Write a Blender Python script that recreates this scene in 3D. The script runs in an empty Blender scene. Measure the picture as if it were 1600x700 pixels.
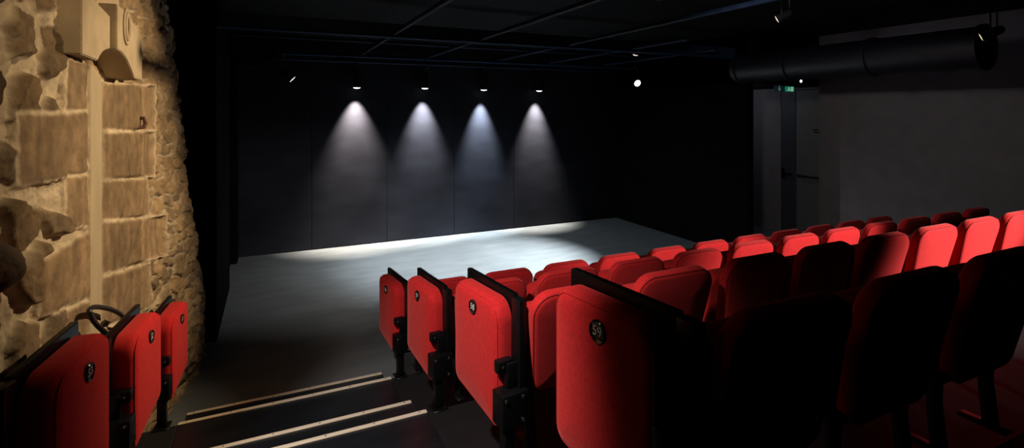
import bpy, bmesh, math, random
import numpy as np
from mathutils import Vector, Matrix
random.seed(7)
rng = np.random.default_rng(11)
SC = bpy.context.scene
COL = SC.collection
R = math.radians

# ------------------------------------------------------------------ camera
F, TH, Y0, CZ = 804.54, 0.4351, 172.94, 2.09
cam = bpy.data.cameras.new('camera'); co = bpy.data.objects.new('camera', cam); COL.objects.link(co)
co.location = (0, 0, CZ); co.rotation_euler = (R(90), 0, -TH)
cam.sensor_width = 36; cam.lens = F / 1600 * 36; cam.shift_y = -(350 - Y0) / 1600
cam.clip_start = 0.02
SC.camera = co
ST, CT = math.sin(TH), math.cos(TH)

def on_y(px, py, Y):
    """world point on the plane Y seen at pixel (px, py)"""
    t = (px - 800) / F
    # X = d*ST + r*CT ; Y = d*CT - r*ST with r = t*d
    d = Y / (CT - t * ST)
    return Vector((d * ST + t * d * CT, Y, CZ + (Y0 - py) / F * d))

def on_x(px, py, X):
    t = (px - 800) / F
    d = X / (ST + t * CT)
    return Vector((X, d * CT - t * d * ST, CZ + (Y0 - py) / F * d))

def at_d(px, py, d):
    t = (px - 800) / F
    return Vector((d * ST + t * d * CT, d * CT - t * d * ST, CZ + (Y0 - py) / F * d))

# ------------------------------------------------------------------ view
SC.view_settings.view_transform = 'Standard'
SC.view_settings.look = 'None'
SC.view_settings.exposure = 0.0
SC.view_settings.gamma = 1.0
SC.view_settings.use_curve_mapping = False
SC.cycles.use_denoising = True
SC.cycles.max_bounces = 6
SC.cycles.diffuse_bounces = 2
SC.cycles.sample_clamp_indirect = 3.0
w = bpy.data.worlds.new('room_dark'); SC.world = w; w.use_nodes = True
w.node_tree.nodes['Background'].inputs[0].default_value = (0.25, 0.4, 1.0, 1)
w.node_tree.nodes['Background'].inputs[1].default_value = 0.008

# ------------------------------------------------------------------ materials
MATS = {}
def mat(name, col, rough=0.6, metal=0.0, spec=0.5, noise=None, bump=None, sheen=0.0, emit=None, coat=0.0, attr=None):
    m = bpy.data.materials.new(name); m.use_nodes = True
    nt = m.node_tree; b = nt.nodes['Principled BSDF']
    b.inputs['Base Color'].default_value = (*col, 1)
    b.inputs['Roughness'].default_value = rough
    b.inputs['Metallic'].default_value = metal
    b.inputs['Specular IOR Level'].default_value = spec
    b.inputs['Coat Weight'].default_value = coat
    if sheen:
        b.inputs['Sheen Weight'].default_value = sheen
        b.inputs['Sheen Roughness'].default_value = 0.45
        b.inputs['Sheen Tint'].default_value = (1.0, 0.45, 0.4, 1)
    if emit:
        b.inputs['Emission Color'].default_value = (*emit[0], 1)
        b.inputs['Emission Strength'].default_value = emit[1]
    tc = nt.nodes.new('ShaderNodeTexCoord')
    src = None
    if attr:
        a = nt.nodes.new('ShaderNodeAttribute'); a.attribute_name = attr; src = a.outputs['Color']
    if noise:                                   # (scale, amount, stretch xyz, detail)
        sc, amt, st, det = noise
        mp = nt.nodes.new('ShaderNodeMapping'); mp.inputs['Scale'].default_value = st
        nz = nt.nodes.new('ShaderNodeTexNoise'); nz.inputs['Scale'].default_value = sc; nz.inputs['Detail'].default_value = det
        nt.links.new(tc.outputs['Object'], mp.inputs[0]); nt.links.new(mp.outputs[0], nz.inputs['Vector'])
        mr = nt.nodes.new('ShaderNodeMapRange')
        mr.inputs['From Min'].default_value = 0.3; mr.inputs['From Max'].default_value = 0.7
        mr.inputs['To Min'].default_value = 1 - amt; mr.inputs['To Max'].default_value = 1 + amt
        nt.links.new(nz.outputs['Fac'], mr.inputs['Value'])
        mx = nt.nodes.new('ShaderNodeMix'); mx.data_type = 'RGBA'; mx.blend_type = 'MULTIPLY'
        mx.inputs[0].default_value = 1.0
        mx.inputs[6].default_value = (*col, 1)
        if src: nt.links.new(src, mx.inputs[6])
        nt.links.new(mr.outputs[0], mx.inputs[7])
        nt.links.new(mx.outputs[2], b.inputs['Base Color'])
    elif src:
        nt.links.new(src, b.inputs['Base Color'])
    if bump:                                    # (scale, strength, distance)
        sc, s, dist = bump
        nz = nt.nodes.new('ShaderNodeTexNoise'); nz.inputs['Scale'].default_value = sc; nz.inputs['Detail'].default_value = 4
        nt.links.new(tc.outputs['Object'], nz.inputs['Vector'])
        bp = nt.nodes.new('ShaderNodeBump'); bp.inputs['Strength'].default_value = s; bp.inputs['Distance'].default_value = dist
        nt.links.new(nz.outputs['Fac'], bp.inputs['Height']); nt.links.new(bp.outputs[0], b.inputs['Normal'])
    MATS[name] = m
    return m

M_red = mat('red_fabric', (0.53, 0.015, 0.017), 0.85, noise=(90, 0.14, (1, 1, 1), 3), bump=(420, 0.25, 0.002), sheen=0.25, spec=0.2)
M_redseam = mat('red_seam', (0.22, 0.004, 0.006), 0.9)
M_black = mat('black_metal', (0.0035, 0.0035, 0.0045), 0.38, noise=(30, 0.15, (1, 1, 1), 2), spec=0.3)
M_board = mat('black_laminate', (0.0022, 0.0022, 0.003), 0.35, noise=(20, 0.2, (1, 1, 1), 2), spec=0.15)
M_badge = mat('badge_black', (0.006, 0.006, 0.008), 0.15, coat=0.5)
M_white = mat('badge_white', (0.75, 0.72, 0.66), 0.5)
M_bolt = mat('steel_bolt', (0.30, 0.30, 0.31), 0.35, metal=1.0)
M_stage = mat('stage_vinyl', (0.178, 0.20, 0.212), 0.36, noise=(2.2, 0.16, (1.0, 3.0, 1), 8), bump=(14, 0.05, 0.01), spec=0.4)
M_tier = mat('tier_carpet', (0.0035, 0.0033, 0.0045), 0.7, noise=(6, 0.4, (1, 1, 1), 5))
M_step = mat('step_vinyl', (0.009, 0.011, 0.015), 0.34, noise=(4, 0.3, (1, 2, 1), 6), bump=(12, 0.08, 0.01))
M_strip = mat('cream_wood', (0.82, 0.72, 0.56), 0.55, noise=(10, 0.12, (1, 20, 20), 4))
M_flat = mat('black_painted_flat', (0.0125, 0.0135, 0.0185), 0.55, noise=(1.8, 0.25, (1, 1, 2.5), 8), bump=(30, 0.05, 0.01), spec=0.08)
M_drape = mat('black_wall', (0.0022, 0.0022, 0.0032), 0.9, noise=(3, 0.3, (1, 1, 1), 4), spec=0.05)
M_ceil = mat('black_ceiling', (0.0012, 0.0016, 0.003), 0.8, noise=(3, 0.3, (1, 1, 1), 4), spec=0.2)
M_beam = mat('dark_steel_beam', (0.020, 0.048, 0.10), 0.5, noise=(5, 0.2, (1, 1, 1), 3), spec=0.1)
M_pipe = mat('dark_pipe', (0.010, 0.017, 0.036), 0.42, noise=(8, 0.2, (1, 1, 1), 3), spec=0.1)
M_duct = mat('dark_duct', (0.003, 0.0045, 0.010), 0.5, noise=(4, 0.25, (1, 1, 1), 3))
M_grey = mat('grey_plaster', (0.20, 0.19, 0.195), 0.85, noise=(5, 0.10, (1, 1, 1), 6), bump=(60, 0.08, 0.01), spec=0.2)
M_greyshade = mat('shaded_grey_plaster', (0.13, 0.122, 0.14), 0.85, noise=(5, 0.10, (1, 1, 1), 6), spec=0.2)  # grey plaster with the duct's shadow on the upper wall put into the colour
M_door = mat('door_greygreen', (0.16, 0.175, 0.165), 0.6, noise=(4, 0.06, (1, 1, 1), 4))
M_doordark = mat('door_bluegrey', (0.055, 0.06, 0.075), 0.6, noise=(4, 0.06, (1, 1, 1), 4))
M_steel = mat('brushed_steel', (0.5, 0.5, 0.5), 0.3, metal=1.0)
M_lampbody = mat('lamp_housing', (0.03, 0.03, 0.034), 0.28, metal=0.6)
M_chrome = mat('lamp_rim', (0.6, 0.6, 0.6), 0.2, metal=1.0)
M_lens = mat('lamp_lens', (0.9, 0.9, 0.9), 0.2, emit=((1.0, 0.98, 0.95), 2.5))
M_lenswarm = mat('lamp_lens_warm', (0.9, 0.8, 0.6), 0.2, emit=((1.0, 0.78, 0.5), 1.2))
M_green = mat('exit_green', (0.01, 0.2, 0.09), 0.4, emit=((0.02, 0.42, 0.2), 0.35))
M_greendark = mat('exit_dark', (0.01, 0.05, 0.05), 0.4, emit=((0.02, 0.10, 0.12), 0.08))
M_arrow = mat('exit_white', (0.5, 0.5, 0.52), 0.4, emit=((0.6, 0.62, 0.7), 0.13))
M_pict = mat('exit_pictogram', (0.6, 0.8, 0.7), 0.4, emit=((0.5, 0.9, 0.7), 0.4))
M_stone = mat('rubble_stone', (0.4, 0.3, 0.2), 0.9, attr='stone_color', noise=(14, 0.28, (1, 1, 1), 8), bump=(42, 0.50, 0.010), spec=0.15)
M_plaster = mat('niche_plaster', (0.40, 0.32, 0.21), 0.9, noise=(7, 0.10, (1, 1, 0.4), 6), spec=0.15)
M_lintel = mat('carved_limestone', (0.42, 0.33, 0.215), 0.85, noise=(9, 0.12, (1, 1, 1), 7), bump=(90, 0.3, 0.004), spec=0.15)
M_rubber = mat('black_rubber', (0.012, 0.012, 0.013), 0.35)
M_rust = mat('rusty_iron', (0.09, 0.03, 0.016), 0.7, noise=(60, 0.4, (1, 1, 1), 4))
M_smoke = mat('smoky_plastic', (0.25, 0.2, 0.19), 0.5)

# ------------------------------------------------------------------ helpers
def tag(o, label=None, cat=None, group=None, kind=None):
    if label: o['label'] = label
    if cat: o['category'] = cat
    if group: o['group'] = group
    if kind: o['kind'] = kind
    return o

def empty(name, loc=(0, 0, 0), rz=0.0):
    o = bpy.data.objects.new(name, None); COL.objects.link(o)
    o.location = loc; o.rotation_euler = (0, 0, rz); o.empty_display_size = 0.05
    return o

def link(name, me, m, parent=None):
    o = bpy.data.objects.new(name, me); COL.objects.link(o)
    if m is not None and len(me.materials) == 0: me.materials.append(m)
    if parent is not None: o.parent = parent
    return o

def obj(name, bm, m, parent=None, smooth=None):
    me = bpy.data.meshes.new(name)
    bmesh.ops.recalc_face_normals(bm, faces=bm.faces)
    bm.to_mesh(me); bm.free()
    if smooth is not None:
        me.polygons.foreach_set('use_smooth', [True] * len(me.polygons))
        me.set_sharp_from_angle(angle=R(smooth))
    return link(name, me, m, parent)

def nb(): return bmesh.new()

def box(bm, lo, hi, bev=0.0, seg=2, mtx=None):
    lo = Vector(lo); hi = Vector(hi); c = (lo + hi) / 2; s = hi - lo
    r = bmesh.ops.create_cube(bm, size=1.0)
    vs = r['verts']
    for v in vs: v.co = Vector((v.co.x * s.x, v.co.y * s.y, v.co.z * s.z)) + c
    if bev > 0:
        es = list({e for v in vs for e in v.link_edges})
        rr = bmesh.ops.bevel(bm, geom=es, offset=bev, segments=seg, affect='EDGES', profile=0.5)
        vs = list({v for f in rr['faces'] for v in f.verts} | {v for v in vs if v.is_valid})
    if mtx is not None:
        for v in vs: v.co = mtx @ v.co
    return vs

def frame(t):
    t = t.normalized()
    a = Vector((0, 0, 1)) if abs(t.z) < 0.9 else Vector((1, 0, 0))
    u = t.cross(a).normalized(); v = t.cross(u).normalized()
    return u, v

def tube(bm, pts, r, n=10, cap=True, closed=False):
    pts = [Vector(p) for p in pts]; rings = []
    N = len(pts)
    u = None
    for i, p in enumerate(pts):
        if closed: t = pts[(i + 1) % N] - pts[i - 1]
        else: t = pts[min(i + 1, N - 1)] - pts[max(i - 1, 0)]
        t.normalize()
        if u is None: u, _ = frame(t)
        u = (u - t * u.dot(t)).normalized(); v = t.cross(u)
        rr = r[i] if isinstance(r, (list, tuple)) else r
        rings.append([bm.verts.new(p + (u * math.cos(2 * math.pi * k / n) + v * math.sin(2 * math.pi * k / n)) * rr) for k in range(n)])
    for a, b in zip(rings, rings[1:] + ([rings[0]] if closed else [])):
        for k in range(n): bm.faces.new((a[k], a[(k + 1) % n], b[(k + 1) % n], b[k]))
    if cap and not closed:
        bm.faces.new(rings[0][::-1]); bm.faces.new(rings[-1])

def lathe(bm, prof, mtx=Matrix(), n=24, cap=True):
    """prof: (r, z) list revolved about local z"""
    rings = []
    for r, z in prof:
        rings.append([bm.verts.new(mtx @ Vector((r * math.cos(2 * math.pi * k / n), r * math.sin(2 * math.pi * k / n), z))) for k in range(n)])
    for a, b in zip(rings, rings[1:]):
        for k in range(n): bm.faces.new((a[k], a[(k + 1) % n], b[(k + 1) % n], b[k]))
    if cap:
        bm.faces.new(rings[0][::-1]); bm.faces.new(rings[-1])

def rpoly(pts, rad, inset, n=6):
    """convex CCW polygon, offset inward and with rounded corners"""
    P = [Vector(p) for p in pts]; N = len(P); L = []
    for i in range(N):
        a, b = P[i], P[(i + 1) % N]; d = (b - a).normalized(); nn = Vector((-d.y, d.x))
        L.append((a + nn * inset, d))
    C = []
    for i in range(N):
        (p, d), (q, e) = L[i - 1], L[i]
        den = d.x * e.y - d.y * e.x
        t = ((q.x - p.x) * e.y - (q.y - p.y) * e.x) / den
        C.append(p + d * t)
    out = []
    for i in range(N):
        c = C[i]; d = L[i - 1][1]; e = L[i][1]
        r = max(rad[i] - inset, 0.002)
        ang = math.acos(max(-1, min(1, d.dot(e)))); k = r * math.tan(ang / 2)
        a0 = c - d * k; cen = a0 + Vector((-d.y, d.x)) * r
        s = math.atan2(a0.y - cen.y, a0.x - cen.x)
        for j in range(n + 1):
            a = s + ang * j / n
            out.append(cen + Vector((math.cos(a), math.sin(a))) * r)
    return out

def cushion(bm, pts, rad, t, er, f, crown=0.0, crown0=0.0, er0=None, n=6, m=4):
    """upholstered slab: outline in (u,v), thickness w 0..t, edges rounded by er; f maps (u,v,w) to space"""
    er0 = er if er0 is None else er0
    S = []
    if crown0: S += [(er0 + 0.10, -crown0), (er0 + 0.05, -crown0 * 0.75), (er0 + 0.02, -crown0 * 0.35)]
    for a in range(m + 1):
        A = math.pi / 2 * a / m; S.append((er0 * (1 - math.sin(A)), er0 * (1 - math.cos(A))))
    for a in range(m + 1):
        A = math.pi / 2 * a / m; S.append((er * (1 - math.cos(A)), t - er + er * math.sin(A)))
    if crown: S += [(er + 0.02, t + crown * 0.35), (er + 0.05, t + crown * 0.75), (er + 0.10, t + crown)]
    rings = [[bm.verts.new(f(p.x, p.y, wv)) for p in rpoly(pts, rad, ins, n)] for ins, wv in S]
    K = len(rings[0])
    for a, b in zip(rings, rings[1:]):
        for k in range(K): bm.faces.new((a[k], a[(k + 1) % K], b[(k + 1) % K], b[k]))
    bm.faces.new(rings[0][::-1]); bm.faces.new(rings[-1])

def copy_tree(o, parent=None):
    c = o.copy(); COL.objects.link(c)
    if parent is not None: c.parent = parent
    for ch in list(o.children): copy_tree(ch, c)
    return c

def text_mesh(s, size, depth=0.0008):
    cu = bpy.data.curves.new('number', 'FONT'); cu.body = s; cu.size = size; cu.extrude = depth
    cu.align_x = 'CENTER'; cu.align_y = 'CENTER'
    cu.space_character = 1.0; cu.offset = -0.0007
    o = bpy.data.objects.new('number', cu); COL.objects.link(o)
    dg = bpy.context.evaluated_depsgraph_get(); dg.update()
    me = bpy.data.meshes.new_from_object(o.evaluated_get(dg))
    bpy.data.objects.remove(o); bpy.data.curves.remove(cu)
    me.name = 'number'
    return me

def spot_light(name, loc, target, energy, col, size_deg, blend, radius=0.05, parent=None):
    l = bpy.data.lights.new(name, 'SPOT'); l.energy = energy; l.color = col
    l.spot_size = R(size_deg); l.spot_blend = blend; l.shadow_soft_size = radius
    o = bpy.data.objects.new(name, l); COL.objects.link(o)
    o.location = loc; d = (Vector(target) - Vector(loc)).normalized()
    o.rotation_euler = d.to_track_quat('-Z', 'Y').to_euler()
    return o

ORD = ['first', 'second', 'third', 'fourth', 'fifth', 'sixth', 'seventh', 'eighth', 'ninth', 'tenth', 'eleventh']

# ------------------------------------------------------------------ levels
ZT = [0.25, 0.498, 0.746, 0.994, 1.242]                     # top of each seating tier
YS = [3.455, 2.585, 1.70, 0.78]                             # rear top edge of the seat backs, row by row
YF = [3.56 - 0.9 * k for k in range(5)]                     # front edge of each tier
AX0, AX1 = -0.507, 0.745                                    # aisle
XWR = 7.4                                                   # right wall of the hall
XSR = 6.085                                                 # stage-right black wall
YB = 8.27                                                   # stage back wall
ZC = 3.2

# ------------------------------------------------------------------ shell
bm = nb(); box(bm, (-1.6, 3.0, -0.12), (8.6, YB + 0.3, 0.0)); tag(obj('floor', bm, M_stage), kind='structure')

for k in range(5):
    yb = YF[k + 1] if k < 4 else -2.2
    bm = nb(); box(bm, (AX1, yb, 0.0 if k == 0 else ZT[k] - 0.45), (XWR, YF[k], ZT[k]), 0.004, 1)
    tag(obj('seating_tier_floor', bm, M_tier), kind='structure')
    bm = nb(); box(bm, (-1.3, yb, 0.0 if k == 0 else ZT[k] - 0.45), (AX0, YF[k], ZT[k]), 0.004, 1)
    tag(obj('side_tier_floor', bm, M_tier), kind='structure')
    bm = nb()
    box(bm, (AX0, YF[k + 1] if k < 4 else -2.2, 0.0 if k == 0 else ZT[k] - 0.45), (AX1, YF[k] + 0.02, ZT[k]), 0.004, 1)
    tag(obj('aisle_step_floor', bm, M_step), kind='structure')
    hz = (ZT[k] + (ZT[k - 1] if k else 0.0)) / 2
    bm = nb(); box(bm, (AX0, YF[k] + 0.0205, 0.0 if k == 0 else ZT[k] - 0.45), (AX1, YF[k] + 0.36, hz), 0.004, 1)
    tag(obj('aisle_half_step_floor', bm, M_step), kind='structure')

# back wall of painted flats with open seams
bm = nb(); seams = [-1.7, -0.58, 0.53, 1.652, 2.772, 3.878, 4.956, XSR + 0.1]
for a, b in zip(seams, seams[1:]):
    box(bm, (a + 0.002, YB, 0.012), (b - 0.002, YB + 0.05, ZC), 0.004, 1)
box(bm, (-1.7, YB + 0.06, 0), (XSR + 0.1, YB + 0.12, ZC))
tag(obj('wall_back', bm, M_flat), kind='structure')
bm = nb(); box(bm, (XSR, 5.18, 0), (XSR + 0.10, YB - 0.001, ZC)); tag(obj('wall_stage_right', bm, M_drape), kind='structure')
bm = nb(); box(bm, (-0.62, 6.9, 0), (-0.52, YB - 0.001, ZC)); box(bm, (-0.56, 5.35, 0), (-0.46, 6.9, ZC)); box(bm, (-0.51, 7.95, 0), (-0.44, YB - 0.001, ZC))
tag(obj('wall_stage_left', bm, M_drape), kind='structure')
# right side: hall wall, passage wall, soffit
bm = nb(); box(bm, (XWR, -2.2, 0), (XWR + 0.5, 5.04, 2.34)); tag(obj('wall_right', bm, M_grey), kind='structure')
bm = nb(); box(bm, (XWR, -2.2, 2.34), (XWR + 0.5, 5.04, ZC)); tag(obj('wall_right_upper', bm, M_greyshade), kind='structure')
bm = nb(); box(bm, (8.0, 5.04, 0), (8.1, 5.19, 2.5)); box(bm, (8.0, 6.14, 0), (8.1, 8.2, 2.5)); box(bm, (8.0, 5.19, 2.44), (8.1, 6.14, 2.5))
tag(obj('wall_passage', bm, M_grey), kind='structure')
bm = nb(); box(bm, (XSR, 5.04, 2.475), (8.1, 8.2, ZC)); tag(obj('ceiling_passage', bm, M_drape), kind='structure')
bm = nb(); box(bm, (-2.0, -2.2, ZC), (8.6, YB + 0.3, ZC + 0.1)); tag(obj('ceiling', bm, M_ceil), kind='structure')

# ------------------------------------------------------------------ stone wall (left)
DY = 0.0055
ny, nz_ = int((5.42 - 1.05) / DY) + 1, int(3.2 / DY) + 1
gy = np.linspace(1.05, 5.42, ny); gz = np.linspace(0.0, 3.2, nz_)
GY, GZ = np.meshgrid(gy, gz, indexing='ij')

def vnoise(Y, Z, s, seed):
    g = np.random.default_rng(seed).random((256, 256))
    y = Y / s; z = Z / s; yi = np.floor(y).astype(int); zi = np.floor(z).astype(int)
    fy = y - yi; fz = z - zi; fy = fy * fy * (3 - 2 * fy); fz = fz * fz * (3 - 2 * fz)
    a = g[yi % 256, zi % 256]; b = g[(yi + 1) % 256, zi % 256]; c = g[yi % 256, (zi + 1) % 256]; d = g[(yi + 1) % 256, (zi + 1) % 256]
    return (a * (1 - fy) + b * fy) * (1 - fz) + (c * (1 - fy) + d * fy) * fz - 0.5
def fbm(Y, Z, s, seed, o=4):
    r = 0; a = 1.0
    for i in range(o): r = r + a * vnoise(Y, Z, s / 2 ** i, seed + i); a *= 0.55
    return r
def sstep(a, b, x):
    t = np.clip((x - a) / (b - a), 0, 1); return t * t * (3 - 2 * t)

XW = -0.76
def U(px, py):
    p = on_x(px, py, -0.735); return (p.y, p.z)

# base surface: plumb near the niche, swelling out towards the far end where it leans back
tend = sstep(3.6, 5.0, GY)
Xend = np.interp(GZ, [0.3, 0.45, 1.0, 1.65, 2.3, 2.75, 3.2], [-0.535, -0.535, -0.60, -0.68, -0.73, -0.77, -0.85])
BX = XW * (1 - tend) + Xend * tend
BX = BX - 0.55 * sstep(5.02, 5.42, GY) ** 2

def voronoi(Y, Z, sy, sz, seed, warp):
    Yw = Y + warp * fbm(Y, Z, 0.25, seed + 50, 3); Zw = Z + warp * fbm(Y, Z, 0.25, seed + 70, 3)
    r = np.random.default_rng(seed)
    y = Yw / sy; z = Zw / sz; row = np.floor(z).astype(int)
    best = np.full(Y.shape, 9.0); sec = np.full(Y.shape, 9.0); idc = np.zeros(Y.shape, int); by = np.zeros(Y.shape); bz = np.zeros(Y.shape)
    J = r.random((128, 128, 2))
    yi = np.floor(y).astype(int); zi = np.floor(z).astype(int)
    for dy in (-2, -1, 0, 1, 2):
        for dz in (-2, -1, 0, 1, 2):
            a = (yi + dy); b = (zi + dz)
            j = J[a % 128, b % 128]
            cy = a + 0.15 + 0.7 * j[..., 0]; cz = b + 0.15 + 0.7 * j[..., 1]
            d = np.sqrt((y - cy) ** 2 + (z - cz) ** 2)
            m = d < best
            sec = np.where(m, best, np.minimum(sec, d))
            idc = np.where(m, (a % 128) * 128 + (b % 128), idc); by = np.where(m, y - cy, by); bz = np.where(m, z - cz, bz)
            best = np.where(m, d, best)
    return best, sec - best, idc, by, bz

rv = np.random.default_rng(5).random((128 * 128, 6))
def rubble(sy, sz, seed, warp, hgt, mort):
    f1, e, idc, by, bz = voronoi(GY, GZ, sy, sz, seed, warp)
    q = rv[idc]
    size = 0.55 + 0.75 * q[..., 0]
    em = sstep(mort * 0.5, mort * 0.5 + 0.16, e - mort * (1 - q[..., 0]) * 0.6)
    dome = np.sqrt(np.clip(1 - (f1 / 1.05) ** 2, 0.0, 1))
    h = em * hgt * (0.35 + 0.65 * dome) * size + em * hgt * 0.5 * ((q[..., 1] - .5) * by + (q[..., 2] - .5) * bz)
    tint = 0.72 + 0.5 * q[..., 3]
    warm = q[..., 4]
    return h, em, tint, warm
hL, eL, tL, wL = rubble(0.26, 0.20, 21, 0.08, 0.034, 0.30)
hR, eR, tR, wR = rubble(0.19, 0.10, 33, 0.12, 0.020, 0.10)
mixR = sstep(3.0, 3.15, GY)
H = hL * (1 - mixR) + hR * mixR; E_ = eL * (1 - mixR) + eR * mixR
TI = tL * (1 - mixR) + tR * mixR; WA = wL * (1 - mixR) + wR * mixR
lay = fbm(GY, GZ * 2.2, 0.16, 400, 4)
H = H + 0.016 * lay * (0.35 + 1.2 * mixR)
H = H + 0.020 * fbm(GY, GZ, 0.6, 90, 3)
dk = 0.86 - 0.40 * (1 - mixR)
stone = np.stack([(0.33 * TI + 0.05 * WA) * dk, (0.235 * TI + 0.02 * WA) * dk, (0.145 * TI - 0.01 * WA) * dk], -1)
mortar = np.array([0.45, 0.36, 0.245])
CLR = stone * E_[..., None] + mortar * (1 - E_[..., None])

# dressed blocks either side of the niche (outline given by where they stand on the wall)
def poly_sd(pts):
    """signed distance inside convex quad (positive inside)"""
    P = [np.array(p) for p in pts]
    area = sum(P[i][0] * P[(i + 1) % len(P)][1] - P[(i + 1) % len(P)][0] * P[i][1] for i in range(len(P)))
    if area < 0: P = P[::-1]
    s = np.full(GY.shape, 9.0)
    for i in range(len(P)):
        a, b = P[i], P[(i + 1) % len(P)]; d = (b - a) / np.hypot(*(b - a))
        s = np.minimum(s, d[0] * (GZ - a[1]) - d[1] * (GY - a[0]))
    return s
blocks = [
    ([(108, 92), (138, 96), (138, 176), (106, 174)], 0.030, 0),
    ([(30, 178), (138, 174), (138, 272), (30, 292)], 0.034, 0),
    ([(108, 276), (139, 272), (140, 352), (108, 360)], 0.026, 0),
    ([(62, 408), (141, 360), (142, 462), (64, 496)], 0.036, 0),
    ([(106, 484), (142, 468), (142, 520), (106, 545)], 0.030, 0),
    ([(161, 128), (241, 134), (240, 203), (161, 204)], 0.036, 1),
    ([(161, 206), (238, 206), (236, 276), (161, 280)], 0.040, 1),
    ([(161, 282), (228, 279), (230, 338), (161, 345)], 0.034, 1),
    ([(161, 347), (246, 338), (244, 400), (161, 430)], 0.038, 1),
    ([(161, 433), (228, 412), (230, 480), (161, 512)], 0.034, 1),
    ([(161, 515), (214, 494), (216, 560), (161, 590)], 0.034, 1),
]
BLK = np.zeros(GY.shape)
edge = 0.008 * fbm(GY, GZ, 0.09, 200, 3)
for bi, (pp, hh, right) in enumerate(blocks):
    q = [U(*p) for p in pp]
    sd = poly_sd(q) + edge
    k = sstep(-0.004, 0.016, sd)
    wide = sstep(-0.016, -0.002, sd)                       # mortar joint round the block
    cy = sum(p[0] for p in q) / 4; cz = sum(p[1] for p in q) / 4
    r3 = np.random.default_rng(300 + bi).random(4)
    face = hh * 0.8 + 0.03 * (r3[0] - .5) * (GY - cy) + 0.02 * (r3[1] - .5) * (GZ - cz)
    if right:
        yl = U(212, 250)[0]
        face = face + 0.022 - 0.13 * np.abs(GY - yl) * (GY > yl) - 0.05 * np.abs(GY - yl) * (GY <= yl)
    face = face + 0.005 * fbm(GY * 1.0, GZ * 0.35, 0.05, 500 + bi, 3) + 0.004 * fbm(GY, GZ, 0.2, 540 + bi, 2)
    H = H * (1 - wide) + (hh * 0.8 - 0.006 + 0.006 * lay) * wide
    H = H * (1 - k) + face * k
    BLK = np.maximum(BLK, k)
    # open crack under part of the joint
    crk = sstep(0.006, 0.002, np.abs(sd + 0.012 + 0.006 * fbm(GY, GZ, 0.05, 860 + bi, 3))) * (GZ < cz) * sstep(0.02, 0.10, fbm(GY, GZ, 0.16, 880 + bi, 2))
    H = H - 0.022 * crk; CLR = CLR * (1 - 0.5 * crk[..., None])
    streak = 1 + 0.30 * vnoise(GY, GZ * 0.12, 0.045, 600 + bi) + 0.35 * fbm(GY, GZ, 0.22, 700 + bi, 3)
    c = np.array([0.215, 0.145, 0.082]) * (0.86 + 0.3 * r3[2])
    cb = c[None, None, :] * streak[..., None]
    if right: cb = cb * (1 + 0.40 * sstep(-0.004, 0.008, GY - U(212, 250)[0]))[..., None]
    CLR = CLR * (1 - wide[..., None]) + mortar * 1.2 * wide[..., None]
    CLR = CLR * (1 - k[..., None]) + cb * k[..., None]
# the plaster-filled niche with its curved head, and the dark hollow above it
yl0, yr0 = U(139, 300)[0], U(165, 300)[0]
side = np.minimum(GY - yl0, yr0 - GY)
ytop = np.interp(GY, [U(118, 82)[0], U(138, 95)[0], U(150, 107)[0], U(158, 117)[0], U(165, 128)[0]],
                 [U(118, 82)[1], U(138, 96)[1], U(150, 108)[1], U(158, 118)[1], U(165, 129)[1]])
kc = sstep(-0.002, 0.006, side) * sstep(-0.010, 0.010, ytop - GZ)
Hn = 0.030 + 0.002 * fbm(GY, GZ, 0.4, 800, 2) - 0.020 * sstep(0.55, 0.95, (GY - yl0) / (yr0 - yl0))
H = H * (1 - kc) + Hn * kc
CLR = CLR * (1 - kc[..., None]) + np.array([0.40, 0.32, 0.21]) * kc[..., None]
ylh, yrh = U(112, 90)[0], U(212, 120)[0]
hol = sstep(-0.003, 0.004, np.minimum(GY - ylh, yrh - GY)) * sstep(-0.002, 0.006, GZ - ytop) * sstep(-0.002, 0.006, U(165, 40)[1] - GZ) * (GZ > U(165, 127)[1])
H = H * (1 - hol) - 0.16 * hol
kl = sstep(-0.02, 0.03, U(106, 40)[0] - GY) * sstep(0.34, 0.16, U(106, 40)[0] - GY) * sstep(-0.02, 0.02, GZ - U(100, 84)[1])
H = H * (1 - kl) + np.minimum(H, -0.005 + 0.02 * lay) * kl
# large boulder low at the near end
by_, bz_ = U(-6, 420)
bd = np.sqrt(((GY - by_) / 0.095) ** 2 + ((GZ - bz_) / 0.085) ** 2)
bo = np.sqrt(np.clip(1 - bd ** 2, 0, 1))
H = np.maximum(H, 0.12 * bo - 0.03); CLR = np.where((bo > 0.35)[..., None], np.array([0.12, 0.085, 0.06]), CLR)
H = H + 0.011 * fbm(GY, GZ, 0.040, 900, 4) * (1 - kc) * (1 - 0.7 * BLK)
CLR = np.clip(CLR * (1 + 0.18 * fbm(GY, GZ, 0.5, 950, 3))[..., None], 0.01, 0.9)

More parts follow.
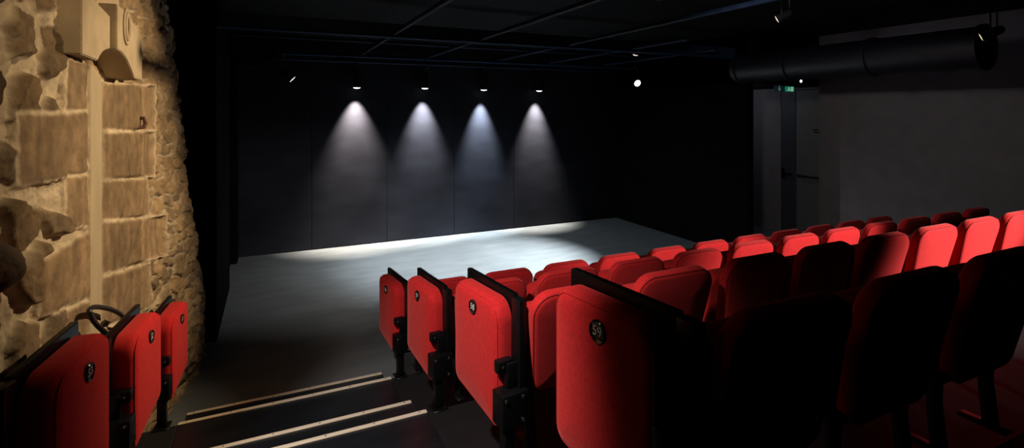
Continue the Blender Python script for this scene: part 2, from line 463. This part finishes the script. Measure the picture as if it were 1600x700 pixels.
WX = BX + H
co_ = np.stack([WX, GY, GZ], -1).reshape(-1, 3)
ii = np.arange(ny * nz_).reshape(ny, nz_)
fa = np.stack([ii[:-1, :-1], ii[:-1, 1:], ii[1:, 1:], ii[1:, :-1]], -1).reshape(-1, 4)
me = bpy.data.meshes.new('wall_left')
me.vertices.add(len(co_)); me.vertices.foreach_set('co', co_.astype(np.float32).ravel())
me.loops.add(fa.size); me.loops.foreach_set('vertex_index', fa.astype(np.int32).ravel())
me.polygons.add(len(fa)); me.polygons.foreach_set('loop_start', np.arange(0, fa.size, 4, dtype=np.int32)); me.polygons.foreach_set('loop_total', np.full(len(fa), 4, np.int32))
me.update(calc_edges=True); me.validate()
me.polygons.foreach_set('use_smooth', [True] * len(me.polygons))
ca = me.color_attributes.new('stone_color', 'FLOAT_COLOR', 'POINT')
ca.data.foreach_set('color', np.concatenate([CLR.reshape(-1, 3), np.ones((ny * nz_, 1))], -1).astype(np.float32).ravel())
me.materials.append(M_stone); me.materials.append(M_plaster)
kf = (kc[:-1, :-1] + kc[1:, 1:]) > 1.0
me.polygons.foreach_set('material_index', kf.reshape(-1).astype(np.int32))
wl = link('wall_left', me, M_stone); tag(wl, kind='structure')
bm = nb(); box(bm, (-1.6, -2.2, 0), (-1.45, 5.6, ZC)); tag(obj('wall_left_core', bm, M_drape), kind='structure')

# ------------------------------------------------------------------ carved lintel over the niche
lint = empty('carved_stone_lintel', (XW, U(165, 80)[0], U(165, 80)[1]))
tag(lint, 'pale carved stone lintel with an arched underside, set high in the rubble wall', 'stone lintel')
lo_ = Vector(lint.location)
def prism(outline, x0, x1, bev=0.004):
    """outline in wall (Y, Z); extruded from x0 to x1"""
    bm = nb()
    a = [bm.verts.new(Vector((x0, y, z)) - lo_) for y, z in outline]; b = [bm.verts.new(Vector((x1, y, z)) - lo_) for y, z in outline]
    n = len(a)
    bm.faces.new(a); bm.faces.new(b[::-1])
    for i in range(n): bm.faces.new((a[i], a[(i + 1) % n], b[(i + 1) % n], b[i]))
    bmesh.ops.recalc_face_normals(bm, faces=bm.faces)
    if bev:
        bmesh.ops.bevel(bm, geom=list(bm.edges), offset=bev, segments=2, affect='EDGES', clamp_overlap=True)
    return bm
XL1, XL2 = -0.690, -0.665
def Uf(px, py, X): p = on_x(px, py, X); return (p.y, p.z)
left_out = [Uf(*p, XL1) for p in [(128, -40), (128, 85), (141, 90), (153, 95), (156, 88), (161, 81), (167, 77), (172, 76), (172, 25), (150, 2), (150, -40)]]
obj('left_block', prism(left_out, XW - 0.05, XL1), M_lintel, lint, 30)
right_out = [Uf(*p, XL2) for p in [(183, 6), (183, 77), (190, 81), (198, 92), (205, 108), (210, 122), (222, 126), (222, 58), (198, 18)]]
obj('right_block', prism(right_out, XW - 0.05, XL2), M_lintel, lint, 30)
arch = [Uf(*p, -0.72) for p in [(172, 76), (181, 75), (190, 80), (198, 92), (205, 108), (210, 122), (216, 124), (216, 60), (172, 40)]]
obj('arch_soffit', prism(arch, -0.93, -0.715, 0), M_lintel, lint, 30)
rec = [Uf(*p, -0.735) for p in [(150, -40), (150, 8), (172, 30), (186, 12), (186, -40)]]
obj('recessed_top', prism(rec, -0.90, -0.735, 0.002), M_lintel, lint, 30)
# circular carved relief on the right block
bm = nb(); c = on_x(197, 42, XL2); ring = []
for k in range(24):
    a = 2 * math.pi * k / 24; ring.append(Vector((0.004, 0.036 * math.cos(a), 0.062 * math.sin(a))) + c - lo_)
tube(bm, ring, 0.011, 8, closed=True); obj('carved_ring', bm, M_lintel, lint, 60)
bm = nb(); ring = []
for k in range(14):
    a = math.pi * (0.5 + 1.1 * k / 13); ring.append(Vector((0.002, 0.058 * math.cos(a), 0.085 * math.sin(a))) + c - lo_)
tube(bm, ring, 0.008, 8); obj('carved_scroll', bm, M_lintel, lint, 60)

p = on_x(221, 192, -0.70)
bm = nb(); tube(bm, [(-0.74, p.y + 0.01, p.z + 0.03), (-0.690, p.y + 0.012, p.z + 0.028), (-0.682, p.y + 0.012, p.z - 0.005), (-0.690, p.y + 0.004, p.z - 0.026), (-0.72, p.y - 0.012, p.z - 0.028)], 0.011, 8)
tag(obj('iron_hook', bm, M_rust, smooth=50), 'small rusty iron hook stuck in the dressed stone below the lintel', 'hook')

# ------------------------------------------------------------------ tip-up seats
SH, SW, SR, STH = 0.42, 0.436, R(12), 0.062
def make_seat():
    root = empty('theatre_seat')
    by0 = SH * math.sin(SR) + STH * math.cos(SR); bz0 = 0.645 - SH * math.cos(SR) + STH * math.sin(SR)
    def fb(u, v, w_): return Vector((u, by0 - v * math.sin(SR) - w_ * math.cos(SR), bz0 + v * math.cos(SR) - w_ * math.sin(SR)))
    hw = SW / 2
    out = [(-hw + 0.042, 0), (hw - 0.042, 0), (hw, SH), (-hw, SH)]; rad = [0.05, 0.05, 0.085, 0.085]
    bm = nb(); cushion(bm, out, rad, STH, 0.022, fb, crown=0.008, crown0=0.010, er0=0.024, n=8)
    back = obj('backrest', bm, M_red, root, 40)
    bm = nb(); pts = [fb(q.x, q.y, STH - 0.008) for q in rpoly(out, rad, 0.0045, 8)]
    tube(bm, pts, 0.0028, 6, closed=True); obj('piping', bm, M_redseam, back, 60)
    r2 = R(7)
    def fc(u, v, w_): return Vector((u, by0 + 0.012 - v * math.sin(r2) + w_ * math.cos(r2), 0.275 + v * math.cos(r2) + w_ * math.sin(r2)))
    hc = 0.205
    bm = nb(); cushion(bm, [(-hc, 0), (-hc, 0.275), (hc, 0.275), (hc, 0)][::-1], [0.06, 0.07, 0.07, 0.06], 0.10, 0.035, fc, crown=0.012, er0=0.02, n=7)
    obj('seat_cushion', bm, M_red, root, 40)
    for s in (-1, 1):
        bm = nb()
        box(bm, (s * 0.16 - 0.022, by0 - 0.06, 0.0), (s * 0.16 + 0.022, by0 + 0.08, 0.012), 0.003, 1)
        tube(bm, [(s * 0.16, by0 - 0.01, 0.01), (s * 0.16, by0 + 0.005, 0.16), (s * 0.16, by0 + 0.0, 0.285)], [0.024, 0.022, 0.022], 10)
        obj('leg', bm, M_black, root, 50)
    bm = nb(); box(bm, (-0.205, by0 - 0.035, 0.235), (0.205, by0 + 0.045, 0.272), 0.006, 2)
    obj('seat_rail', bm, M_black, root, 40)
    return root
XR = [1.290 + 0.509 * j + (0.02 if j == 0 else 0) for j in range(11)]                 # right edges of the seats, shared by every row
ROWNAME = ['front row', 'second row from the stage', 'third row from the stage', 'darkest nearest row']
ROWN = [11, 11, 8, 3]
seat0 = make_seat(); first = True
for k in range(4):
    for j in range(ROWN[k]):
        o = seat0 if first else copy_tree(seat0); first = False
        o.location = (XR[j] - 0.213, YS[k], ZT[k])
        who = ORD[j] + ' from the aisle'
        if j == 10: who = 'last at far right'
        if k == 3: who = ['beside side seat 59', 'second from the aisle', 'third from the aisle, cut off'][j]
        tag(o, 'red upholstered tip-up seat, %s, in the %s' % (who, ROWNAME[k]), 'seat',
            ['seats in the front row', 'seats in the second row', 'seats in the third row', 'seats in the nearest row'][k])

# ------------------------------------------------------------------ folding side seats along the aisle
def make_side_seat(s):
    """s = -1 faces the aisle from the right bank, s = +1 from the left. Origin: on the tier under the near end, board plane x = 0."""
    root = empty('folding_aisle_seat')
    L = 0.40
    def span(t0, t1): return tuple(sorted((s * t0, s * t1)))
    # pad outline in (y, z), y measured from the near end
    pts = [(0.0, 0.108), (L - 0.01, 0.157), (L - 0.01, 0.597), (0.0, 0.604)]; rad = [0.03, 0.055, 0.060, 0.085]
    TP = 0.075 if s < 0 else 0.097
    def fp(u, v, w_): return Vector((s * (0.002 + w_), u, v))
    bm = nb(); cushion(bm, pts, rad, TP, 0.040, fp, crown=0.008, er0=0.010, n=8, m=5)
    pad = obj('seat_pad', bm, M_red, root, 40)
    bm = nb(); tube(bm, [fp(q.x, q.y, TP - 0.0095) for q in rpoly(pts, rad, 0.0125, 8)], 0.0016, 6, closed=True); obj('piping', bm, M_red, pad, 60)
    bp = [(0.0, 0.24), (L, 0.20), (L, 0.628), (0.0, 0.628)]
    bm = nb(); cushion(bm, bp, [0.008] * 4, 0.022, 0.004, lambda u, v, w_: Vector((-s * w_, u, v)), n=3, m=2)
    obj('back_board', bm, M_board, root, 40)
    x0, x1 = span(0.012, -0.022)
    bm = nb(); box(bm, (x0, -0.062, 0.20), (x1, -0.001, 0.622), 0.005, 2)
    obj('upright', bm, M_black, root, 40)
    x0, x1 = span(0.100, -0.015)
    bm = nb(); box(bm, (x0, -0.085, 0.165), (x1, -0.004, 0.290), 0.006, 2)
    hb = obj('hinge_box', bm, M_black, root, 40)
    for (dx, dz) in ((0.085, 0.272), (0.010, 0.272), (0.010, 0.185)):
        bm = nb(); lathe(bm, [(0.0075, 0), (0.0075, 0.004), (0.004, 0.0065)], Matrix.Translation((s * dx, -0.084, dz)) @ Matrix.Rotation(R(90), 4, 'X'), 10)
        obj('bolt', bm, M_bolt, hb, 40)
    bm = nb(); x0, x1 = span(0.088, 0.02); box(bm, (x0, -0.034, 0.345), (x1, 0.004, 0.395), 0.006, 2)
    x0, x1 = span(0.055, 0.0); box(bm, (x0, -0.045, 0.285), (x1, -0.012, 0.385), 0.006, 2)
    cl = obj('hinge_clamp', bm, M_black, root, 40)
    bm = nb(); lathe(bm, [(0.006, 0), (0.006, 0.004), (0.003, 0.006)], Matrix.Translation((s * 0.068, -0.033, 0.372)) @ Matrix.Rotation(R(90), 4, 'X'), 10)
    obj('bolt', bm, M_bolt, cl, 40)
    bm = nb(); x0, x1 = span(0.078, 0.034); box(bm, (x0, -0.066, 0.006), (x1, -0.022, 0.17), 0.004, 2); obj('post', bm, M_black, root, 40)
    bm = nb(); x0, x1 = span(0.098, 0.014); box(bm, (x0, -0.09, 0.0), (x1, 0.0, 0.008), 0.003, 1); obj('foot_plate', bm, M_black, root, 40)
    cy, cz = 0.185, 0.535
    base = 0.002 + TP + 0.007
    mt = Matrix.Translation((s * (base - 0.004), cy, cz)) @ Matrix.Rotation(s * R(90), 4, 'Y')
    bm = nb(); lathe(bm, [(0.0295, 0.0), (0.0295, 0.006), (0.027, 0.0085), (0.0245, 0.0075), (0.021, 0.005)], mt, 36)
    obj('number_badge', bm, M_badge, root, 35)
    return root, (s * (base + 0.0014), cy, cz)

def place_number(root, txt, pos, s):
    badge = [c for c in root.children if c.name.startswith('number_badge')][0]
    me = text_mesh(txt, 0.036)
    o = link('number', me, M_white, badge)
    if s < 0: m3 = Matrix(((0, 0, -1), (-1, 0, 0), (0, 1, 0)))    # text x -> -Y, y -> Z, z -> -X
    else: m3 = Matrix(((0, 0, 1), (1, 0, 0), (0, 1, 0)))
    o.matrix_local = Matrix.Translation(pos) @ m3.to_4x4()

sideR, posR = make_side_seat(-1); sideL, posL = make_side_seat(1)
plain = []
protoR = [c for c in sideR.children]
PHI = R(7)
PHL = R(5)
XB_R, XB_L, YB_S = 0.805 + 0.40 * math.sin(PHI), -0.60 - 0.40 * math.sin(PHL), 4.018 - 0.40 * math.cos(PHI)
numsR = ['56', '57', '58', '59']; numsL = ['51', '52', '53', '54']
whoR = ['farthest one right of the aisle', 'second from the stage, right of the aisle', 'third from the stage, right of the aisle', 'nearest and largest one']
whoL = ['farthest of the three by the stone wall', 'middle of the three by the stone wall', 'nearest of the three by the stone wall', 'barely showing at the lower left corner']
insts = []
for k in range(4):
    o = sideR if k == 0 else copy_tree(sideR)
    o.location = (XB_R, YB_S - 0.9 * k, ZT[k]); o.rotation_euler = (0, 0, PHI)
    insts.append((o, numsR[k], posR, -1, 'red folding side seat with badge %s, %s' % (numsR[k], whoR[k]), 'folding side seats right of the aisle'))
for k in range(4):
    o = sideL if k == 0 else copy_tree(sideL)
    o.location = (XB_L, YB_S - 0.9 * k, ZT[k]); o.rotation_euler = (0, 0, -PHL)
    lab = 'red folding side seat, %s' % whoL[k]
    insts.append((o, numsL[k], posL, 1, lab, 'folding side seats left of the aisle'))
for o, nme, pos, s, lab, grp in insts:
    place_number(o, nme, pos, s); tag(o, lab, 'folding seat', grp)

# ------------------------------------------------------------------ cream edging strips on the aisle steps
SL = ['farthest of four, nearest the stage', 'second of four from the stage', 'third of four from the stage', 'nearest of four to the camera']
def make_strip():
    ln = AX1 - AX0 - 0.01
    bm = nb(); box(bm, (0, -0.014, 0), (ln, 0.014, 0.007), 0.0025, 2)
    o = obj('step_edging_strip', bm, M_strip, None, 40)
    for q in range(6):
        bm = nb(); lathe(bm, [(0.0045, 0.0062), (0.0045, 0.0076), (0.002, 0.0078)], Matrix.Translation((0.04 + (ln - 0.08) * q / 5, 0, 0)), 8)
        obj('screw', bm, M_rust, o, 40)
    return o
st0 = make_strip(); n_ = 0
for k in range(3):
    for half in (1, 0):
        if k == 2: continue
        o = st0 if n_ == 0 else copy_tree(st0)
        hz = (ZT[k] + (ZT[k - 1] if k else 0.0)) / 2
        o.location = (AX0 + 0.004, YF[k] + 0.36 - 0.02, hz) if half else (AX0 + 0.004, YF[k] + 0.0, ZT[k])
        tag(o, 'thin cream wooden step edging strip, %s' % SL[n_], 'edging strip', 'cream strips across the aisle steps'); n_ += 1

# ------------------------------------------------------------------ ceiling steel, pipes, ducts
ZB = CZ + 0.76
def beam(y, h, t, x0, x1, label):
    bm = nb(); box(bm, (x0, y - t / 2, ZB + 0.0), (x1, y + t / 2, ZB + h), 0.004, 1)
    box(bm, (x0, y - t / 2 - 0.03, ZB), (x1, y + t / 2 + 0.03, ZB + 0.012), 0.003, 1)
    tag(obj('ceiling_beam', bm, M_beam), kind='structure')
beam(5.42, 0.15, 0.05, -0.6, 6.08, '')
beam(7.60, 0.05, 0.05, -0.45, 6.05, '')
def pipe(a, b, r, label):
    bm = nb(); tube(bm, [a, b], r, 12)
    tag(obj('lighting_pipe', bm, M_pipe, smooth=50), label, 'pipe', 'pipes under the black ceiling')
PX = [1.15, 2.12, 3.26, 4.22, 5.28]
for i, x in enumerate(PX):
    pipe((x, (3.4, 1.2, 1.2, 4.4, 5.0)[i], CZ + 0.805), (x, 8.2, CZ + 0.805), 0.022, 'dark ceiling pipe running towards the stage, %s from the left' % ORD[i])
pipe((-0.4, 6.45, CZ + 0.843), (6.0, 6.45, CZ + 0.843), 0.016, 'thin dark pipe crossing the ceiling between the two steel beams')
pipe((-0.4, 8.11, CZ + 0.745), (6.0, 8.11, CZ + 0.745), 0.022, 'dark bar carrying the four spotlights along the back wall')

def duct(name, a, b, r, rings, label):
    root = empty(name, a); a = Vector(a); b = Vector(b); d = b - a
    bm = nb(); n = 28
    mt = d.to_track_quat('Z', 'Y').to_matrix().to_4x4()
    L = d.length
    lathe(bm, [(r - 0.02, 0.03), (r, 0.0), (r, L)], mt, n); obj('duct_tube', bm, M_duct, root, 40)
    for q in rings:
        bm = nb(); lathe(bm, [(r - 0.005, q * L), (r + 0.018, q * L), (r + 0.018, q * L + 0.03), (r - 0.005, q * L + 0.03)], mt, n, cap=False)
        obj('flange', bm, M_duct, root, 40)
    tag(root, label, 'duct')
duct('ventilation_duct', (5.70, 2.35, CZ + 0.56), (5.70, 5.0, CZ + 0.56), 0.19, (0.0, 0.35, 0.7, 0.97), 'large round black ventilation duct under the ceiling before the grey wall')
duct('ventilation_duct', at_d(392, 62, 6.0), at_d(395, 70, 6.6), 0.30, (0.0, 0.5), 'round dark blue ventilation duct at upper left above the stage edge')

# ------------------------------------------------------------------ spotlights
def aim_matrix(d):
    """local -Z points along d"""
    return Vector(d).to_track_quat('-Z', 'Y').to_matrix().to_4x4()
def lamp(loc, d, label, group, lens_mat=M_lens, r=0.062, length=0.25, hang=None, barz=None, bulge=1.0, ring_mat=None):
    root = empty('stage_spotlight', loc)
    m = aim_matrix(d)
    bm = nb()
    prof = [(r * 0.45, length), (r * 0.8, length - 0.012), (r * 0.86, length * 0.8)]
    for q in range(7):
        z = length * (0.8 - 0.5 * q / 6); prof += [(r * 0.97, z), (r * 0.97, z - 0.006), (r * 0.86, z - 0.008)]
    prof += [(r * 0.9, 0.02), (r * 0.92, 0.006)]
    lathe(bm, prof, m, 24); obj('housing', bm, M_lampbody, root, 35)
    bm = nb(); lathe(bm, [(r * 0.90, 0.018), (r * 1.05, 0.018), (r * 1.08, 0.0), (r * 0.98, -0.004), (r * 0.93, 0.004)], m, 24, cap=False); obj('lens_ring', bm, ring_mat or M_chrome, root, 35)
    bm = nb(); lathe(bm, [(r * 0.94, 0.001), (r * 0.85, -0.008 * bulge), (r * 0.6, -0.016 * bulge), (r * 0.2, -0.021 * bulge)], m, 24); obj('lens', bm, lens_mat, root, 35)
    # yoke and clamp up to the bar
    h = (barz if barz is not None else ZB) - loc[2]
    mid = m @ Vector((0, 0, length * 0.55))
    bm = nb()
    top = Vector((mid.x, mid.y, h - 0.045))
    side = Vector((1, 0, 0)) * (r + 0.012)
    tube(bm, [mid + side, mid + side + Vector((0, 0, max(0.04, (h - mid.z) * 0.5))), top + Vector((0.02, 0, -0.02)), top - Vector((0.02, 0, 0.02)),
              mid - side + Vector((0, 0, max(0.04, (h - mid.z) * 0.5))), mid - side], 0.006, 6)
    obj('yoke', bm, M_lampbody, root, 60)
    bm = nb(); box(bm, top + Vector((-0.02, -0.02, -0.03)), top + Vector((0.02, 0.02, 0.022)), 0.005, 2); cl = obj('clamp', bm, M_lampbody, root, 40)
    bm = nb(); tube(bm, [top + Vector((0.02, 0, 0)), top + Vector((0.05, 0, -0.004))], 0.005, 8); obj('wing_bolt', bm, M_bolt, cl, 60)
    tag(root, label, 'spotlight', group)
    return root
SPX = [(557.5, 136.5), (664, 137.5), (756, 140), (842.5, 141.5)]
COLS = [(1.0, 0.85, 0.70), (1.0, 0.96, 0.90), (0.88, 0.95, 1.0), (1.0, 0.90, 0.78)]
SZ = [54, 49, 44, 48]
EN = [58, 50, 50, 52]
names4 = ['leftmost of the four over the back wall', 'second from the left over the back wall', 'third from the left over the back wall', 'rightmost of the four over the back wall']
for i, (px, py) in enumerate(SPX):
    loc = on_y(px, py, 8.11)
    lamp(loc, (0, 0.03, -1), 'black finned spotlight shining straight down, %s' % names4[i], 'spotlights over the back wall', barz=CZ + 0.745)
    spot_light('spot_beam', loc - Vector((0, 0, 0.025)), loc + Vector((0, 0.23, -1)), EN[i] * 26, COLS[i], SZ[i] + 6, 1.0, 0.03)
# spotlight facing the house, at stage right
loc = on_y(996, 130, 6.6)
dv = Vector((-0.9, -5.0, -2.2))
lamp(loc, dv, 'spotlight with glaring white lens facing the seats, right of the four', 'other ceiling spotlights', r=0.055, length=0.16, barz=ZB)
spot_light('spot_beam', loc + dv.normalized() * 0.03, loc + dv, 120, (0.80, 0.88, 1.0), 40, 0.8, 0.04)
loc = on_y(457, 124, 7.2)
dv = Vector((0.74, -0.07, -0.70))
lamp(loc, dv, 'dark spotlight tilted to the right, at the far left under the ceiling', 'other ceiling spotlights', bulge=0.0, r=0.06, length=0.16, barz=CZ + 0.80)
spot_light('spot_beam', loc + dv.normalized() * 0.03, loc + dv, 330, (0.84, 0.93, 1.0), 84, 0.9, 0.04)
loc = on_y(993, 84, 5.55)
lamp(loc, Vector((0.1, 0.5, -1)), 'small black spotlight below the wide beam, above the glaring one', 'other ceiling spotlights', r=0.05, length=0.13, barz=CZ + 0.83)
spot_light('spot_beam', loc + Vector((0, 0.01, -0.03)), Vector((2.8, 6.65, 0)), 2350, (0.95, 0.985, 1.0), 57, 0.9, 0.04)
loc = at_d(1214, 30, 4.3)
lamp(loc, Vector((-0.63, 0.66, -0.48)), 'small spotlight with a warm glowing edge under the ceiling above the right seats', 'other ceiling spotlights', lens_mat=M_lenswarm, bulge=0.0, ring_mat=M_lampbody, r=0.036, length=0.13, barz=ZC)
loc = at_d(1533, 58, 3.9)
spot_light('spot_beam', at_d(1214, 30, 4.3) + Vector((-0.61, 0.75, -0.48)) * 0.04, at_d(1214, 30, 4.3) + Vector((-0.61, 0.75, -0.48)), 420, (1.0, 0.93, 0.85), 42, 0.9, 0.04)
lamp(loc, Vector((-0.52, 0.95, -0.48)), 'small spotlight with a warm glowing edge beside the end of the big duct', 'other ceiling spotlights', lens_mat=M_lenswarm, bulge=0.0, ring_mat=M_lampbody, r=0.036, length=0.14, barz=ZC)

# small lit lamp by the passage + exit sign + smoke detector
loc = on_y(1249, 127, 5.039)
root = empty('emergency_lamp', loc)
bm = nb(); lathe(bm, [(0.035, 0.0), (0.035, 0.02), (0.024, 0.022)], Matrix.Rotation(R(90), 4, 'X') , 20); obj('lamp_base', bm, M_lampbody, root, 40)
bm = nb(); lathe(bm, [(0.020, 0.022), (0.018, 0.032), (0.008, 0.037)], Matrix.Rotation(R(90), 4, 'X'), 20); obj('lamp_lens', bm, M_lens, root, 60)
tag(root, 'tiny bright emergency lamp just above the green exit sign', 'lamp')
a = on_y(1212, 134, 5.0); b = on_y(1241, 144, 5.0)
root = empty('exit_sign', ((a.x + b.x) / 2, 5.0, b.z)); ww = (b.x - a.x) / 2; hh = a.z - b.z
bm = nb(); box(bm, (-ww, 0, 0), (ww, 0.03, hh), 0.003, 1); obj('sign_case', bm, M_greendark, root, 40)
bm = nb(); box(bm, (0.0, -0.002, 0.006), (ww - 0.006, 0.001, hh - 0.006)); gp = obj('green_panel', bm, M_green, root)
bm = nb(); box(bm, (ww * 0.62, -0.004, 0.012), (ww * 0.86, -0.002, hh - 0.012))
tube(bm, [(ww * 0.30, -0.003, 0.02), (ww * 0.38, -0.003, 0.045), (ww * 0.40, -0.003, 0.07)], 0.007, 6); tube(bm, [(ww * 0.50, -0.003, 0.018), (ww * 0.42, -0.003, 0.045)], 0.006, 6)
obj('running_figure_symbol', bm, M_pict, gp)
bm = nb(); ax = -ww * 0.62; zc = hh * 0.5
box(bm, (ax - 0.008, -0.004, zc - 0.005), (ax + 0.008, 0.0, zc + 0.045))
vs = [bm.verts.new((ax + x, -0.004, zc + z)) for x, z in ((-0.035, 0.012), (0, -0.034), (0.035, 0.012), (0.0, -0.004))]
bm.faces.new(vs); obj('down_arrow', bm, M_arrow, root)
tag(root, 'small green exit sign with running figure and white down arrow above the door', 'exit sign')
p = at_d(1031, -2, 3.1)
root = empty('ceiling_projector_bracket', (p.x, p.y, ZC))
hz = p.z - ZC
bm = nb(); box(bm, (-0.045, -0.03, hz), (0.045, 0.05, hz + 0.05), 0.006, 2); obj('plastic_box', bm, M_smoke, root, 40)
bm = nb(); tube(bm, [(0, 0, hz + 0.04), (0, 0, 0)], 0.010, 8); obj('drop_rod', bm, M_pipe, root, 60)
bm = nb(); lathe(bm, [(0.012, 0), (0.012, 0.004), (0.006, 0.006)], Matrix.Translation((0.0, -0.031, hz + 0.025)) @ Matrix.Rotation(R(90), 4, 'X'), 12); obj('sensor_eye', bm, M_bolt, root, 40)
tag(root, 'small brownish plastic box hanging from the ceiling at the top edge of the photo', 'ceiling box')
root = empty('round_ceiling_lamp', on_x(1487, 112, XWR - 0.02))
bm = nb(); lathe(bm, [(0.07, 0.02), (0.07, 0.0), (0.05, -0.008)], Matrix(), 24); obj('lamp_rim', bm, M_chrome, root, 40)
bm = nb(); box(bm, (0, -0.015, 0.0), (0.035, 0.015, 0.02), 0.003, 1); obj('wall_arm', bm, M_lampbody, root, 40)
root.location.x -= 0.05; root.location.z -= 0.0
tag(root, 'thin pale disc of a small unlit lamp high on the grey wall under the duct', 'lamp')

# ------------------------------------------------------------------ passage doors
dr = empty('door_1', (8.0, 5.19, 0)); tag(dr, kind='structure')
bm = nb(); box(bm, (0.0, 0.01, 0.005), (0.045, 0.66, 2.43), 0.003, 1); lf = obj('door_leaf', bm, M_door, dr)
zb = on_x(1262, 276, 7.94).z
bm = nb(); box(bm, (-0.075, 0.06, zb - 0.02), (-0.05, 0.60, zb + 0.02), 0.008, 2)
for y in (0.07, 0.57): box(bm, (-0.06, y, zb - 0.035), (0.0, y + 0.03, zb + 0.035), 0.006, 2)
obj('push_bar', bm, M_steel, lf, 40)
zs = on_x(1271, 205, 8.0).z
bm = nb()
for q in range(9): box(bm, (-0.003, 0.10 + 0.030 * q, zs + 0.012), (0.0, 0.122 + 0.030 * q, zs + 0.03))
for q in range(8): box(bm, (-0.003, 0.11 + 0.030 * q, zs - 0.025), (0.0, 0.134 + 0.030 * q, zs - 0.008))
obj('door_lettering', bm, M_drape, lf)
dr = empty('door_2', (8.0, 5.86, 0)); tag(dr, kind='structure')
bm = nb(); box(bm, (0.0, 0.0, 0.005), (0.045, 0.27, 2.43), 0.003, 1); lf = obj('door_leaf', bm, M_doordark, dr)
bm = nb(); box(bm, (-0.06, 0.03, zb - 0.018), (-0.04, 0.22, zb + 0.018), 0.006, 2); box(bm, (-0.05, 0.20, zb - 0.09), (0.0, 0.235, zb + 0.09), 0.006, 2)
obj('push_bar', bm, M_black, lf, 40)

# ------------------------------------------------------------------ black cable loops
def smooth_path(P, n=10):
    P = [Vector(p) for p in P]; out = []
    for i in range(len(P) - 1):
        p0 = P[max(i - 1, 0)]; p1 = P[i]; p2 = P[i + 1]; p3 = P[min(i + 2, len(P) - 1)]
        for k in range(n):
            t = k / n
            out.append(0.5 * ((2 * p1) + (-p0 + p2) * t + (2 * p0 - 5 * p1 + 4 * p2 - p3) * t * t + (-p0 + 3 * p1 - 3 * p2 + p3) * t ** 3))
    out.append(P[-1]); return out
bm = nb()
pp = [(182, 540, -.64), (166, 522, -.645), (150, 506, -.65), (140, 490, -.655), (143, 481, -.66), (156, 480, -.66), (174, 484, -.655), (190, 493, -.65), (200, 512, -.65)]
pts = [on_x(a, b, c - 0.035) for a, b, c in pp]
tube(bm, smooth_path(pts), 0.0105, 10)
tag(obj('black_cable', bm, M_rubber, smooth=60), 'thick black cable looped behind the middle left folding seat by the stone wall', 'cable')
bm = nb()
pp = [(290, 596), (293, 578), (298, 568), (306, 566), (308, 572), (302, 580), (293, 586)]
pts = [on_x(a, b, -0.545) for a, b in pp]
tube(bm, smooth_path(pts), 0.007, 8)
tag(obj('black_cable', bm, M_rubber, smooth=60), 'thin black cable curl at the foot of the stone wall beside the aisle', 'cable')

# ------------------------------------------------------------------ house lights and added fill lights
WARM = (1.0, 0.76, 0.47)
spot_light('unseen_aisle_light', (2.0, 3.4, 3.12), (-0.75, 3.45, 1.66), 410, WARM, 60, 0.85, 0.03)
spot_light('unseen_aisle_light', (0.3, 1.5, 3.12), (-0.75, 2.65, 2.15), 42, WARM, 50, 0.9, 0.04)  # added filler for the lintel's near face and the near stones
spot_light('unseen_aisle_light', (-0.50, 1.2, 3.12), (0.72, 2.2, 0.95), 300, (1.0, 0.90, 0.82), 55, 0.6, 0.05)
l = bpy.data.lights.new('passage_fill', 'POINT'); l.energy = 4.0; l.color = (0.8, 0.85, 1.0); l.shadow_soft_size = 0.1  # added point light, no fitting, to brighten the doors and passage wall
o = bpy.data.objects.new('passage_fill', l); COL.objects.link(o); o.location = (7.0, 6.7, 2.35)
spot_light('house_lamp', (5.6, -1.2, 2.8), (3.9, 2.05, 1.2), 1700, (1.0, 0.88, 0.82), 26, 0.75, 0.05)
spot_light('wall_fill', (2.2, 2.3, 2.75), (7.6, 4.6, 1.2), 80, (1.0, 0.92, 0.92), 70, 1.0, 0.1)  # added light without a fixture, stands in for spill on the right wall
